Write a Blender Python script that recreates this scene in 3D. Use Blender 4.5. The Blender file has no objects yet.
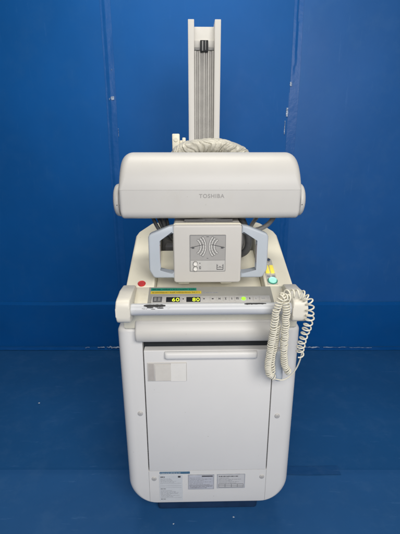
import bpy, bmesh, math, random
from mathutils import Vector, Matrix, noise

R = math.radians
PI = math.pi
sc = bpy.context.scene
COL = sc.collection
rnd = random.Random(7)

# ------------------------------------------------------------------ materials
def new_mat(name, base, rough=0.45, spec=0.5, var=0.04, var_scale=6.0, bump=0.0, bump_scale=300.0,
            rough_var=0.08, metal=0.0, coat=0.0, emit=None, emit_s=0.0, grime=None, detail=6.0):
    m = bpy.data.materials.new(name)
    m.use_nodes = True
    nt = m.node_tree; N = nt.nodes; Lk = nt.links
    b = N['Principled BSDF']
    tc = N.new('ShaderNodeTexCoord')
    nz = N.new('ShaderNodeTexNoise'); nz.inputs['Scale'].default_value = var_scale
    nz.inputs['Detail'].default_value = detail; nz.inputs['Roughness'].default_value = 0.62
    Lk.new(tc.outputs['Object'], nz.inputs['Vector'])
    rp = N.new('ShaderNodeValToRGB')
    rp.color_ramp.elements[0].position = 0.3; rp.color_ramp.elements[1].position = 0.72
    lo = [max(0, c * (1 - var)) for c in base]; hi = [min(1, c * (1 + var)) for c in base]
    rp.color_ramp.elements[0].color = (*lo, 1); rp.color_ramp.elements[1].color = (*hi, 1)
    Lk.new(nz.outputs['Fac'], rp.inputs['Fac'])
    col_out = rp.outputs['Color']
    if grime:
        gcol, gscale, glo, ghi, gamt = grime
        gn = N.new('ShaderNodeTexNoise'); gn.inputs['Scale'].default_value = gscale
        gn.inputs['Detail'].default_value = 9; gn.inputs['Roughness'].default_value = 0.7
        Lk.new(tc.outputs['Object'], gn.inputs['Vector'])
        mr = N.new('ShaderNodeMapRange')
        mr.inputs['From Min'].default_value = glo; mr.inputs['From Max'].default_value = ghi
        mr.inputs['To Max'].default_value = gamt
        Lk.new(gn.outputs['Fac'], mr.inputs['Value'])
        mx = N.new('ShaderNodeMix'); mx.data_type = 'RGBA'
        Lk.new(mr.outputs['Result'], mx.inputs['Factor'])
        Lk.new(col_out, mx.inputs[6]); mx.inputs[7].default_value = (*gcol, 1)
        col_out = mx.outputs[2]
    if grime:
        sn = N.new('ShaderNodeTexNoise'); sn.inputs['Scale'].default_value = 85; sn.inputs['Detail'].default_value = 2
        Lk.new(tc.outputs['Object'], sn.inputs['Vector'])
        sm = N.new('ShaderNodeMapRange'); sm.inputs['From Min'].default_value = .735; sm.inputs['From Max'].default_value = .80; sm.inputs['To Max'].default_value = .45
        Lk.new(sn.outputs['Fac'], sm.inputs['Value'])
        # long faint rub marks
        mp = N.new('ShaderNodeMapping'); mp.inputs['Scale'].default_value = (3, 14, 30); mp.inputs['Rotation'].default_value = (.2, .5, .3)
        Lk.new(tc.outputs['Object'], mp.inputs['Vector'])
        un = N.new('ShaderNodeTexNoise'); un.inputs['Scale'].default_value = 3; un.inputs['Detail'].default_value = 6; un.inputs['Roughness'].default_value = .7
        Lk.new(mp.outputs['Vector'], un.inputs['Vector'])
        um = N.new('ShaderNodeMapRange'); um.inputs['From Min'].default_value = .66; um.inputs['From Max'].default_value = .82; um.inputs['To Max'].default_value = .35
        Lk.new(un.outputs['Fac'], um.inputs['Value'])
        for fac, c in ((sm, (.30, .28, .24)), (um, (.50, .48, .44))):
            mx = N.new('ShaderNodeMix'); mx.data_type = 'RGBA'
            Lk.new(fac.outputs['Result'], mx.inputs['Factor']); Lk.new(col_out, mx.inputs[6]); mx.inputs[7].default_value = (*c, 1)
            col_out = mx.outputs[2]
    Lk.new(col_out, b.inputs['Base Color'])
    rr = N.new('ShaderNodeMapRange')
    rr.inputs['To Min'].default_value = max(0.02, rough - rough_var); rr.inputs['To Max'].default_value = min(1, rough + rough_var)
    Lk.new(nz.outputs['Fac'], rr.inputs['Value']); Lk.new(rr.outputs['Result'], b.inputs['Roughness'])
    b.inputs['Specular IOR Level'].default_value = spec
    b.inputs['Metallic'].default_value = metal
    b.inputs['Coat Weight'].default_value = coat
    if bump > 0:
        bn = N.new('ShaderNodeTexNoise'); bn.inputs['Scale'].default_value = bump_scale
        bn.inputs['Detail'].default_value = 3
        Lk.new(tc.outputs['Object'], bn.inputs['Vector'])
        bp = N.new('ShaderNodeBump'); bp.inputs['Strength'].default_value = bump; bp.inputs['Distance'].default_value = 0.002
        Lk.new(bn.outputs['Fac'], bp.inputs['Height']); Lk.new(bp.outputs['Normal'], b.inputs['Normal'])
    if emit:
        b.inputs['Emission Color'].default_value = (*emit, 1); b.inputs['Emission Strength'].default_value = emit_s
    return m

M = {}
M['white'] = new_mat('white_plastic', (.565, .553, .530), .42, .4, .025, 5, .06, 900, grime=((.52, .48, .40), 9, .60, .82, .35))
M['cool'] = new_mat('white_enamel', (.74, .73, .715), .40, .4, .02, 4, .05, 900, grime=((.54, .51, .45), 11, .61, .85, .35))
M['ivory'] = new_mat('ivory_plastic', (.82, .78, .64), .42, .4, .03, 5, .06, 900, grime=((.55, .48, .34), 10, .58, .82, .4))
M['bracket'] = new_mat('bracket_plastic', (.72, .69, .61), .42, .4, .03, 5, .06, 900, grime=((.52, .48, .38), 12, .58, .82, .4))
M['panel'] = new_mat('collimator_plastic', (.58, .56, .53), .45, .4, .02, 6, .06, 900, grime=((.52, .48, .40), 14, .62, .85, .3))
M['bluegrey'] = new_mat('blue_grey_plastic', (.47, .515, .57), .4, .4, .03, 8, .05, 900)
M['barpaint'] = new_mat('bar_paint', (.52, .535, .56), .35, .45, .02, 8, .03, 600, grime=((.36, .36, .36), 26, .62, .78, .5))
M['worn'] = new_mat('worn_black', (.022, .022, .024), .55, .3, .5, 90, .3, 300)
M['black'] = new_mat('black_rubber', (.012, .014, .017), .6, .3, .2, 30)
M['gapshade'] = new_mat('charcoal_gap_shade', (.02, .024, .03), .7, .3, .2, 20)
M['dark'] = new_mat('dark_grey_plastic', (.10, .10, .105), .5, .4, .15, 20)
M['midgrey'] = new_mat('mid_grey_plastic', (.24, .24, .24), .5, .4, .1, 20)
M['cable'] = new_mat('cable_sheath', (.10, .103, .11), .5, .4, .2, 40)
M['conduit'] = new_mat('grey_conduit', (.26, .26, .265), .5, .4, .15, 40)
M['strap'] = new_mat('ribbed_belt', (.45, .44, .42), .55, .35, .1, 30)
M['steel'] = new_mat('brushed_steel', (.55, .55, .55), .32, .5, .1, 30, metal=1)
M['ink'] = new_mat('printed_ink', (.07, .07, .08), .6, .3, .2, 40)
M['softink'] = new_mat('pale_print', (.30, .31, .34), .6, .3, .3, 200)
M['logo'] = new_mat('grey_lettering', (.33, .32, .31), .5, .3, .05, 40)
M['label'] = new_mat('label_paper', (.62, .64, .66), .45, .4, .04, 40)
M['foil'] = new_mat('silver_label', (.66, .66, .70), .35, .5, .06, 60, metal=.25)
M['foilframe'] = new_mat('label_border', (.42, .43, .46), .4, .5, .1, 60)
M['dialdark'] = new_mat('dial_face', (.37, .36, .35), .4, .4, .03, 30)
M['diallight'] = new_mat('dial_base', (.52, .51, .49), .4, .4, .03, 30)
M['paper'] = new_mat('white_card', (.78, .76, .72), .5, .3, .03, 30)
M['cardgrey'] = new_mat('grey_card', (.46, .43, .40), .5, .3, .05, 30)
M['red'] = new_mat('red_button', (.62, .06, .06), .35, .5, .08, 60)
M['teal'] = new_mat('teal_tape', (.02, .25, .17), .45, .4, .12, 60)
M['bluetape'] = new_mat('blue_sticker', (.07, .16, .26), .45, .4, .2, 120)
M['yellow'] = new_mat('yellow_tape', (.66, .50, .05), .45, .4, .12, 60)
M['yellowlamp'] = new_mat('yellow_lamp', (.75, .62, .08), .3, .5, .1, 60, emit=(1, .85, .12), emit_s=.45)
M['tealamp'] = new_mat('green_lamp', (.32, .72, .60), .3, .5, .1, 60, emit=(.45, .95, .75), emit_s=.5)
M['greenlamp'] = new_mat('lime_lamp', (.3, .8, .05), .3, .5, .1, 60, emit=(.3, 1, .03), emit_s=.9)
M['digit'] = new_mat('digit_led', (.6, .7, .05), .3, .5, .1, 60, emit=(.75, 1, .03), emit_s=1.1)
M['ctlface'] = new_mat('control_face', (.53, .52, .50), .4, .4, .05, 40)
M['cord'] = new_mat('coil_cord', (.74, .71, .60), .42, .4, .05, 30, grime=((.5, .44, .30), 40, .55, .8, .5))
M['cover'] = new_mat('plastic_film', (.52, .50, .43), .46, .4, .16, 30, .35, 90)
M['baseshade'] = new_mat('dark_base_shade', (.015, .042, .105), .5, .3, .15, 20)
M['scrap'] = new_mat('white_lint', (.48, .54, .62), .6, .3, .1, 40)

# blue vinyl sheeting of wall and floor
def vinyl(name, base, rough, wear, bscale, bstr, stain, streak, streak_amt, spec=.3):
    m = bpy.data.materials.new(name); m.use_nodes = True
    nt = m.node_tree; N = nt.nodes; Lk = nt.links; b = N['Principled BSDF']
    tc = N.new('ShaderNodeTexCoord')
    def nz(scale, det=6, ro=.6):
        n = N.new('ShaderNodeTexNoise'); n.inputs['Scale'].default_value = scale
        n.inputs['Detail'].default_value = det; n.inputs['Roughness'].default_value = ro
        Lk.new(tc.outputs['Object'], n.inputs['Vector']); return n
    a = nz(1.3, 4); f = nz(7, 10, .72); g = nz(60, 4)
    rp = N.new('ShaderNodeValToRGB'); e = rp.color_ramp.elements
    e[0].position = .3; e[1].position = .75
    e[0].color = (*[c * .9 for c in base], 1); e[1].color = (*[c * 1.1 for c in base], 1)
    Lk.new(a.outputs['Fac'], rp.inputs['Fac'])
    mr = N.new('ShaderNodeMapRange'); mr.inputs['From Min'].default_value = .5; mr.inputs['From Max'].default_value = .8
    mr.inputs['To Max'].default_value = stain
    Lk.new(f.outputs['Fac'], mr.inputs['Value'])
    mx = N.new('ShaderNodeMix'); mx.data_type = 'RGBA'
    Lk.new(mr.outputs['Result'], mx.inputs['Factor']); Lk.new(rp.outputs['Color'], mx.inputs[6])
    mx.inputs[7].default_value = (*wear, 1)
    mp = N.new('ShaderNodeMapping'); mp.inputs['Scale'].default_value = streak; mp.inputs['Rotation'].default_value = (0, 0, .35)
    Lk.new(tc.outputs['Object'], mp.inputs['Vector'])
    sn = N.new('ShaderNodeTexNoise'); sn.inputs['Scale'].default_value = 5; sn.inputs['Detail'].default_value = 8; sn.inputs['Roughness'].default_value = .75
    Lk.new(mp.outputs['Vector'], sn.inputs['Vector'])
    m3 = N.new('ShaderNodeMapRange'); m3.inputs['From Min'].default_value = .60; m3.inputs['From Max'].default_value = .78; m3.inputs['To Max'].default_value = streak_amt
    Lk.new(sn.outputs['Fac'], m3.inputs['Value'])
    mx2 = N.new('ShaderNodeMix'); mx2.data_type = 'RGBA'
    Lk.new(m3.outputs['Result'], mx2.inputs['Factor']); Lk.new(mx.outputs[2], mx2.inputs[6]); mx2.inputs[7].default_value = (*[min(1, c * 1.5 + .03) for c in wear], 1)
    Lk.new(mx2.outputs[2], b.inputs['Base Color'])
    rr = N.new('ShaderNodeMapRange'); rr.inputs['To Min'].default_value = rough - .1; rr.inputs['To Max'].default_value = rough + .14
    Lk.new(f.outputs['Fac'], rr.inputs['Value']); Lk.new(rr.outputs['Result'], b.inputs['Roughness'])
    b.inputs['Specular IOR Level'].default_value = spec
    bw = nz(bscale, 3); ad = N.new('ShaderNodeMath'); ad.operation = 'ADD'
    ml = N.new('ShaderNodeMath'); ml.operation = 'MULTIPLY'; ml.inputs[1].default_value = .12
    Lk.new(g.outputs['Fac'], ml.inputs[0]); Lk.new(ml.outputs[0], ad.inputs[1]); Lk.new(bw.outputs['Fac'], ad.inputs[0])
    bp = N.new('ShaderNodeBump'); bp.inputs['Strength'].default_value = bstr; bp.inputs['Distance'].default_value = .01
    Lk.new(ad.outputs[0], bp.inputs['Height']); Lk.new(bp.outputs['Normal'], b.inputs['Normal'])
    return m
M['wall'] = vinyl('blue_wall_vinyl', (.004, .090, .325), .46, (.02, .11, .31), 3.0, .12, .3, (9, 1, .8), .22, .13)
M['floorfront'] = vinyl('blue_floor_vinyl_front', (.020, .098, .265), .42, (.05, .14, .30), 5.0, .12, .4, (1.2, 8, 1), .5)
M['wallsheen'] = vinyl('blue_wall_vinyl_sheen', (.015, .104, .342), .42, (.05, .15, .35), 3.0, .12, .3, (9, 1, .8), .25, .2)  # right sheet made paler, wall sheen put into its colour
M['floor'] = vinyl('blue_floor_vinyl', (.012, .080, .225), .42, (.045, .13, .29), 5.0, .12, .35, (1.2, 8, 1), .45)

# clear tape: thin glossy film over the vinyl
def tape_mat():
    m = bpy.data.materials.new('clear_tape'); m.use_nodes = True
    nt = m.node_tree; N = nt.nodes; Lk = nt.links; b = N['Principled BSDF']
    tc = N.new('ShaderNodeTexCoord'); n = N.new('ShaderNodeTexNoise')
    n.inputs['Scale'].default_value = 9; n.inputs['Detail'].default_value = 6
    Lk.new(tc.outputs['Object'], n.inputs['Vector'])
    rp = N.new('ShaderNodeValToRGB'); e = rp.color_ramp.elements
    e[0].position = .35; e[1].position = .8
    e[0].color = (.004, .084, .31, 1); e[1].color = (.012, .098, .33, 1)
    Lk.new(n.outputs['Fac'], rp.inputs['Fac']); Lk.new(rp.outputs['Color'], b.inputs['Base Color'])
    b.inputs['Roughness'].default_value = .36; b.inputs['Specular IOR Level'].default_value = .26
    n2 = N.new('ShaderNodeTexNoise'); n2.inputs['Scale'].default_value = 22; n2.inputs['Detail'].default_value = 3
    Lk.new(tc.outputs['Object'], n2.inputs['Vector'])
    bp = N.new('ShaderNodeBump'); bp.inputs['Strength'].default_value = .2; bp.inputs['Distance'].default_value = .01
    Lk.new(n2.outputs['Fac'], bp.inputs['Height']); Lk.new(bp.outputs['Normal'], b.inputs['Normal'])
    return m
M['tape'] = tape_mat()
M['tapeworn'] = new_mat('frayed_tape', (.07, .13, .24), .4, .4, .5, 120, .4, 80)
M['tapeglint'] = new_mat('lifted_tape_glint', (.32, .40, .54), .2, .6, .25, 60, .5, 60)

# ------------------------------------------------------------------ mesh helpers
def box(bm, x0, x1, y0, y1, z0, z1, bev=0.0, seg=2, mi=0):
    r = bmesh.ops.create_cube(bm, size=1.0)
    vs = r['verts']
    for v in vs:
        v.co = Vector(((x0 + x1) / 2 + v.co.x * (x1 - x0), (y0 + y1) / 2 + v.co.y * (y1 - y0), (z0 + z1) / 2 + v.co.z * (z1 - z0)))
    es = list({e for v in vs for e in v.link_edges})
    fs = list({f for v in vs for f in v.link_faces})
    for f in fs: f.material_index = mi
    if bev > 0:
        bmesh.ops.bevel(bm, geom=es, offset=bev, segments=seg, profile=.5, affect='EDGES', clamp_overlap=True, material=mi)

def ring_loft(bm, rings, cap0=True, cap1=True, mi=0, closed=True):
    vr = [[bm.verts.new(p) for p in r] for r in rings]
    n = len(vr[0])
    for a, b in zip(vr, vr[1:]):
        for i in range(n if closed else n - 1):
            j = (i + 1) % n
            f = bm.faces.new((a[i], a[j], b[j], b[i])); f.material_index = mi
    if cap0: bm.faces.new(list(reversed(vr[0]))).material_index = mi
    if cap1: bm.faces.new(vr[-1]).material_index = mi
    return vr

def rrect(x0, x1, z0, z1, rad, seg=6):
    """points of a rounded rectangle in x,z; rad = (bl, br, tr, tl)"""
    if not isinstance(rad, (tuple, list)): rad = (rad,) * 4
    cs = [(x0, z0, 1, 1, PI, rad[0]), (x1, z0, -1, 1, 1.5 * PI, rad[1]), (x1, z1, -1, -1, 0, rad[2]), (x0, z1, 1, -1, .5 * PI, rad[3])]
    pts = []
    for cx, cz, sx, sz, a0, r in cs:
        r = max(r, 1e-4)
        ox, oz = cx + sx * r, cz + sz * r
        for k in range(seg + 1):
            a = a0 + (PI / 2) * k / seg
            pts.append((ox + r * math.cos(a), oz + r * math.sin(a)))
    return pts

def rslab(bm, x0, x1, z0, z1, rad, yf, yb, edge=0.0, back_edge=0.0, seg=6, eseg=4, mi=0):
    """rounded-rectangle slab facing -y with rounded front (and back) rim"""
    if not isinstance(rad, (tuple, list)): rad = (rad,) * 4
    rings = []
    def ring(ins, y):
        rr = [max(r - ins, 0.0006) for r in rad]
        return [Vector((p[0], y, p[1])) for p in rrect(x0 + ins, x1 - ins, z0 + ins, z1 - ins, rr, seg)]
    if edge > 0:
        for k in range(eseg + 1):
            a = (PI / 2) * k / eseg
            rings.append(ring(edge * (1 - math.sin(a)), yf + edge * (1 - math.cos(a))))
    else:
        rings.append(ring(0, yf))
    if back_edge > 0:
        for k in range(eseg, -1, -1):
            a = (PI / 2) * k / eseg
            rings.append(ring(back_edge * (1 - math.sin(a)), yb - back_edge * (1 - math.cos(a))))
    else:
        rings.append(ring(0, yb))
    ring_loft(bm, rings, mi=mi)

def cyl(bm, p0, p1, r, seg=24, edge=0.0, r1=None, mi=0):
    p0, p1 = Vector(p0), Vector(p1); r1 = r if r1 is None else r1
    d = (p1 - p0); Ln = d.length; d.normalize()
    u = d.orthogonal().normalized(); w = d.cross(u)
    def ring(c, rr): return [c + (u * math.cos(2 * PI * k / seg) + w * math.sin(2 * PI * k / seg)) * rr for k in range(seg)]
    rings = []
    if edge > 0:
        for k in range(4):
            a = (PI / 2) * k / 3
            rings.append(ring(p0 + d * edge * (1 - math.sin(a)), max(r - edge * (1 - math.sin(a)) * 1.0 - (edge * (math.cos(a)) - edge * (1 - math.sin(a))), 1e-4)))
        for k in range(3, -1, -1):
            a = (PI / 2) * k / 3
            rings.append(ring(p1 - d * edge * (1 - math.sin(a)), max(r1 - edge * math.cos(a), 1e-4)))
    else:
        rings = [ring(p0, r), ring(p1, r1)]
    ring_loft(bm, rings, mi=mi)

def smooth_path(pts, n=8):
    """Catmull-Rom"""
    P = [Vector(p) for p in pts]
    P = [P[0] * 2 - P[1]] + P + [P[-1] * 2 - P[-2]]
    out = []
    for i in range(1, len(P) - 2):
        for k in range(n):
            t = k / n
            a, b, c, d = P[i - 1], P[i], P[i + 1], P[i + 2]
            out.append(0.5 * ((2 * b) + (c - a) * t + (2 * a - 5 * b + 4 * c - d) * t * t + (3 * b - a - 3 * c + d) * t ** 3))
    out.append(P[-2].copy())
    return out

def frames(path):
    T = []
    for i in range(len(path)):
        a = path[max(i - 1, 0)]; b = path[min(i + 1, len(path) - 1)]
        T.append((b - a).normalized())
    u = T[0].orthogonal().normalized()
    out = []
    for i, t in enumerate(T):
        if i: u = (u - t * u.dot(t)).normalized()
        out.append((t, u, t.cross(u)))
    return out

def tube(bm, path, r, seg=10, mi=0):
    path = [Vector(p) for p in path]
    rings = []
    for p, (t, u, w) in zip(path, frames(path)):
        rings.append([p + (u * math.cos(2 * PI * k / seg) + w * math.sin(2 * PI * k / seg)) * r for k in range(seg)])
    ring_loft(bm, rings, mi=mi)

def coil_points(path, rad, pitch, per=11, jitter=.0):
    path = [Vector(p) for p in path]
    fr = frames(path)
    L = [0.0]
    for a, b in zip(path, path[1:]): L.append(L[-1] + (b - a).length)
    tot = L[-1]; pts = []; s = 0.0; ph = 0.0; i = 0
    while s < tot:
        while i < len(L) - 2 and L[i + 1] < s: i += 1
        f = (s - L[i]) / max(L[i + 1] - L[i], 1e-9)
        p = path[i].lerp(path[i + 1], f); t, u, w = fr[i]; t2, u2, w2 = fr[i + 1]
        uu = u.lerp(u2, f).normalized(); ww = w.lerp(w2, f).normalized()
        pp = pitch(s / tot) if callable(pitch) else pitch
        rr = (rad(s / tot) if callable(rad) else rad) * (1 + .16 * noise.noise(Vector((s * 70, tot * 9, 0))))
        p = p + Vector((noise.noise(Vector((s * 45, 1, tot * 7))), noise.noise(Vector((s * 45, 5, tot * 7))), 0)) * .0022
        pts.append(p + (uu * math.cos(ph) + ww * math.sin(ph)) * rr)
        ph += 2 * PI / per; s += pp / per * (1 + jitter * math.sin(ph * .31) + .35 * noise.noise(Vector((s * 60, 3, tot * 5))))
    return pts

IDENT = Matrix.Identity(4)
WORLD = {}
ROOT_M = Matrix.Translation((.035, 1.2, 0)) @ Matrix.Rotation(R(1.2), 4, 'Z')   # machine frame

def build(name, bm, mats, parent=None, space=ROOT_M, angle=40, label=None):
    if not isinstance(mats, (list, tuple)): mats = [mats]
    bmesh.ops.recalc_face_normals(bm, faces=bm.faces[:])
    me = bpy.data.meshes.new(name)
    top = parent
    while top is not None and top.parent is not None: top = top.parent
    pm = WORLD.get(top.name, IDENT) if top is not None else IDENT
    bm.transform(pm.inverted() @ space)
    bm.to_mesh(me); bm.free()
    for m in mats: me.materials.append(M[m] if isinstance(m, str) else m)
    for p in me.polygons: p.use_smooth = True
    me.set_sharp_from_angle(angle=R(angle))
    o = bpy.data.objects.new(name, me); COL.objects.link(o)
    if parent: o.parent = parent
    if label: o['label'] = label
    return o

def empty(name, label, cat, mat=IDENT, group=None):
    o = bpy.data.objects.new(name, None); COL.objects.link(o)
    o.matrix_world = mat; o.empty_display_size = .1
    WORLD[o.name] = mat.copy()
    o['label'] = label; o['category'] = cat
    if group: o['group'] = group
    return o

def tag(o, label=None, cat=None, group=None, kind=None):
    if label: o['label'] = label
    if cat: o['category'] = cat
    if group: o['group'] = group
    if kind: o['kind'] = kind
    return o

def text_bm(s, size, mat4, spacing=1.0, depth=.0004, bold=0.0):
    cu = bpy.data.curves.new('lettering', 'FONT'); cu.body = s; cu.size = size
    cu.extrude = depth; cu.align_x = 'CENTER'; cu.align_y = 'CENTER'; cu.space_character = spacing; cu.offset = bold
    o = bpy.data.objects.new('lettering', cu); COL.objects.link(o)
    dg = bpy.context.evaluated_depsgraph_get()
    me = bpy.data.meshes.new_from_object(o.evaluated_get(dg))
    bpy.data.objects.remove(o)
    bm = bmesh.new(); bm.from_mesh(me); bpy.data.meshes.remove(me)
    bm.transform(mat4)
    return bm

def cut(o, x0, x1, y0, y1, z0, z1, rad=.0, space=ROOT_M):
    """cut a rounded rectangular opening out of object o"""
    bm = bmesh.new()
    if rad: rslab(bm, x0, x1, z0, z1, rad, y0, y1)
    else: box(bm, x0, x1, y0, y1, z0, z1)
    bmesh.ops.recalc_face_normals(bm, faces=bm.faces[:])
    me = bpy.data.meshes.new('cutter'); bm.to_mesh(me); bm.free()
    c = bpy.data.objects.new('cutter', me); COL.objects.link(c); c.matrix_world = space
    bpy.context.view_layer.update()
    md = o.modifiers.new('cut', 'BOOLEAN'); md.operation = 'DIFFERENCE'; md.solver = 'EXACT'; md.object = c
    dg = bpy.context.evaluated_depsgraph_get(); dg.update()
    nm = bpy.data.meshes.new_from_object(o.evaluated_get(dg))
    o.modifiers.remove(md); o.data = nm
    bpy.data.objects.remove(c)
    for p in o.data.polygons: p.use_smooth = True
    o.data.set_sharp_from_angle(angle=R(35))

# tilt frame of the sloping console top: origin on the surface, u = x, v = up the slope
SL = math.atan2(.141, .405)          # slope of console top
Y_A, Z_A = -.02, .952
def con(x, s, h=0.0):                 # s = distance up the slope from the front edge, h = height above it
    return Vector((x, Y_A + s * math.cos(SL) - h * math.sin(SL), Z_A + s * math.sin(SL) + h * math.cos(SL)))
def con_m(x, s, h=0.0):               # matrix: local x right, y up-slope, z off the surface
    return Matrix.Translation(con(x, s, h)) @ Matrix.Rotation(SL, 4, 'X')
def con_box(bm, x0, x1, s0, s1, h0, h1, bev=0, mi=0):
    t = bmesh.new(); box(t, x0, x1, s0, s1, h0, h1, bev, mi=mi); t.transform(con_m(0, 0))
    me = bpy.data.meshes.new('t'); t.to_mesh(me); t.free(); bm.from_mesh(me); bpy.data.meshes.remove(me)
def con_cyl(bm, x, s, h0, h1, r, edge=0, seg=28, mi=0):
    cyl(bm, con(x, s, h0), con(x, s, h1), r, seg, edge, mi=mi)

def yprism(bm, poly_yz, x0, x1, bev=0.0, seg=3, mi=0):
    a = [bm.verts.new((x0, y, z)) for y, z in poly_yz]; b = [bm.verts.new((x1, y, z)) for y, z in poly_yz]
    n = len(a); fs = [bm.faces.new(a), bm.faces.new(list(reversed(b)))]
    for i in range(n):
        j = (i + 1) % n; fs.append(bm.faces.new((a[i], b[i], b[j], a[j])))
    for f in fs: f.material_index = mi
    if bev:
        es = list({e for f in fs for e in f.edges})
        bmesh.ops.bevel(bm, geom=es, offset=bev, segments=seg, profile=.5, affect='EDGES', clamp_overlap=True)

# ------------------------------------------------------------------ setting: floor and wall
def grid(bm, fx, nx, ny, mi=0):
    V = [[bm.verts.new(fx(i / nx, j / ny)) for i in range(nx + 1)] for j in range(ny + 1)]
    for j in range(ny):
        for i in range(nx):
            bm.faces.new((V[j][i], V[j][i + 1], V[j + 1][i + 1], V[j + 1][i])).material_index = mi
YW = 2.655
bm = bmesh.new()
def ff(u, v):
    x, y = -4 + 8 * u, -5.0 + 7.8 * v
    yf = 1.475 + .012 * noise.noise(Vector((x * 1.2, 7, 0)))
    return Vector((x, y, .0016 * noise.noise(Vector((x * 2.1, y * 2.1, 0))) + (.0035 if y < yf else 0)))
grid(bm, ff, 120, 420)
for f in bm.faces:
    c = f.calc_center_median()
    if c.y < 1.475 + .012 * noise.noise(Vector((c.x * 1.2, 7, 0))): f.material_index = 1
tag(build('floor', bm, ['floor', 'floorfront'], space=IDENT), 'blue vinyl floor sheet with dusty scuffs under the machine', 'floor', kind='structure')

def wall_y(x, z, dy, sd):
    return YW + dy + .006 * noise.noise(Vector((x * 1.3 + sd, z * .9, sd))) + .0025 * noise.noise(Vector((x * 4, z * 2.2, sd)))
SHEETS = ((-3, -.535, .006, 1.0), (-.56, .57, 0, 5.0), (.545, 3, .006, 9.0))
def wall_front(x, z):
    return min(wall_y(x, z, dy, sd) for x0, x1, dy, sd in SHEETS if x0 <= x <= x1)
bm = bmesh.new()
def wsheet(x0, x1, dy, sd, mi=0):
    def f(u, v):
        x, z = x0 + (x1 - x0) * u, -.02 + 3.12 * v
        return Vector((x, wall_y(x, z, dy, sd), z))
    grid(bm, f, int(40 * (x1 - x0)) + 4, 90, mi)
for a in SHEETS: wsheet(*a, mi=1 if a[0] > 0 else 0)
box(bm, -3, 3, YW + .04, YW + .14, -.05, 3.1)
tag(build('wall', bm, ['wall', 'wallsheen'], space=IDENT), 'blue vinyl covered wall behind the machine', 'wall', kind='structure')
# turned-up lower sheet along the wall foot
bm = bmesh.new()
def fs(x0, x1, top):
    def f(u, v):
        x = x0 + (x1 - x0) * u
        zt = top + .006 * noise.noise(Vector((x * 2.3, 3, 0)))
        z = -.004 + (zt + .004) * min(v, .97) / .97
        wob = .004 * noise.noise(Vector((x * 2.6, z * 5, 2.0)))
        y = YW - .010 - .034 * min(v, .97) + wob + (.044 if v > .97 else 0)
        return Vector((x, y, z))
    return f
grid(bm, fs(-3, 3, .352), 240, 20)
tag(build('skirting', bm, 'wall', space=IDENT), 'low turned up strip of blue vinyl along the foot of the wall', 'skirting', kind='structure')

# clear tape over the sheet seams
def seam_tape(x, w, label, seed, glints):
    bm = bmesh.new()
    def f(u, v):
        z = .36 + 2.72 * v
        cx = x + .006 * noise.noise(Vector((seed, z * 1.4, 0)))
        px = cx + w * (u - .5)
        py = wall_front(px, z) - .0016 - .0008 * abs(noise.noise(Vector((px * 30, z * 7, seed))))
        return Vector((px, py, z))
    grid(bm, f, 8, 260)
    o = build('seam_tape', bm, 'tape', space=IDENT)
    for gx, gz, gw, gh in glints:                      # crinkled lifted bits of the tape, glints painted by their pale colour
        bm = bmesh.new(); sd = gz * 17.3
        def g(u, v):
            e = 1 - .55 * abs(noise.noise(Vector((v * 4, sd, 1))))
            px = gx + gw * (u - .5) * e + .35 * gw * noise.noise(Vector((v * 3, sd, 5)))
            pz = gz + gh * (v - .5)
            py = wall_front(gx, pz) - .0035 - .007 * abs(noise.noise(Vector((u * 2.6 + sd, v * 5, 2))))
            return Vector((px, py, pz))
        grid(bm, g, 5, 14)
        build('lifted_flap', bm, 'tapeglint', parent=o, space=IDENT)
    return tag(o, label, 'tape', 'clear tape over the sheet seams')
seam_tape(-.548, .062, 'long clear tape strip running up the wall seam left of the column', 2.0,
          [(-.537, 1.700, .022, .020), (-.556, 1.695, .004, .012), (-.512, 1.50, .0022, .05), (-.532, 1.86, .003, .007)])
seam_tape(.573, .055, 'long clear tape strip running up the wall seam right of the column', 11.0,
          [(.553, 1.78, .012, .022), (.540, 1.62, .013, .05), (.531, 1.53, .005, .08)])

def floor_tape(x0, x1, label, seed, glints):
    bm = bmesh.new()
    def f(u, v):
        x = x0 + (x1 - x0) * u
        yy = YW - .070 + .045 * v + .004 * noise.noise(Vector((x * 6, seed, 0)))
        return Vector((x, yy, .0030 + .0015 * abs(noise.noise(Vector((x * 16, v * 3, seed)))) ))
    grid(bm, f, 120, 6)
    o = build('floor_tape', bm, 'tape', space=IDENT)
    for gx, gw, gh, dz in glints:  # pale flaps, tape reflections put into their colour
        bm = bmesh.new(); sd = gx * 13.7
        def g(u, v):
            return Vector((gx + gw * (u - .5), YW - .05 + .012 * noise.noise(Vector((u * 4, sd, 0))) + gh * (v - .5),
                           .0125 + dz * abs(noise.noise(Vector((u * 5 + sd, v * 2, 3))))))
        grid(bm, g, 18, 3)
        build('lifted_flap', bm, 'tapeglint', parent=o, space=IDENT)
    return tag(o, label, 'tape', 'clear tape over the floor seam')
floor_tape(-1.6, -.45, 'wrinkled clear tape along the floor seam left of the machine', 4.0,
           [(-.60, .09, .018, .014), (-.72, .05, .012, .01), (-.66, .04, .01, .02), (-.50, .04, .01, .008), (-.82, .03, .006, .006)])
floor_tape(.40, 1.7, 'wrinkled clear tape along the floor seam right of the machine', 8.0,
           [(.66, .12, .014, .010), (.80, .14, .010, .014), (.98, .16, .006, .006), (1.15, .2, .004, .005), (.72, .05, .018, .02)])
bm = bmesh.new()
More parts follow.
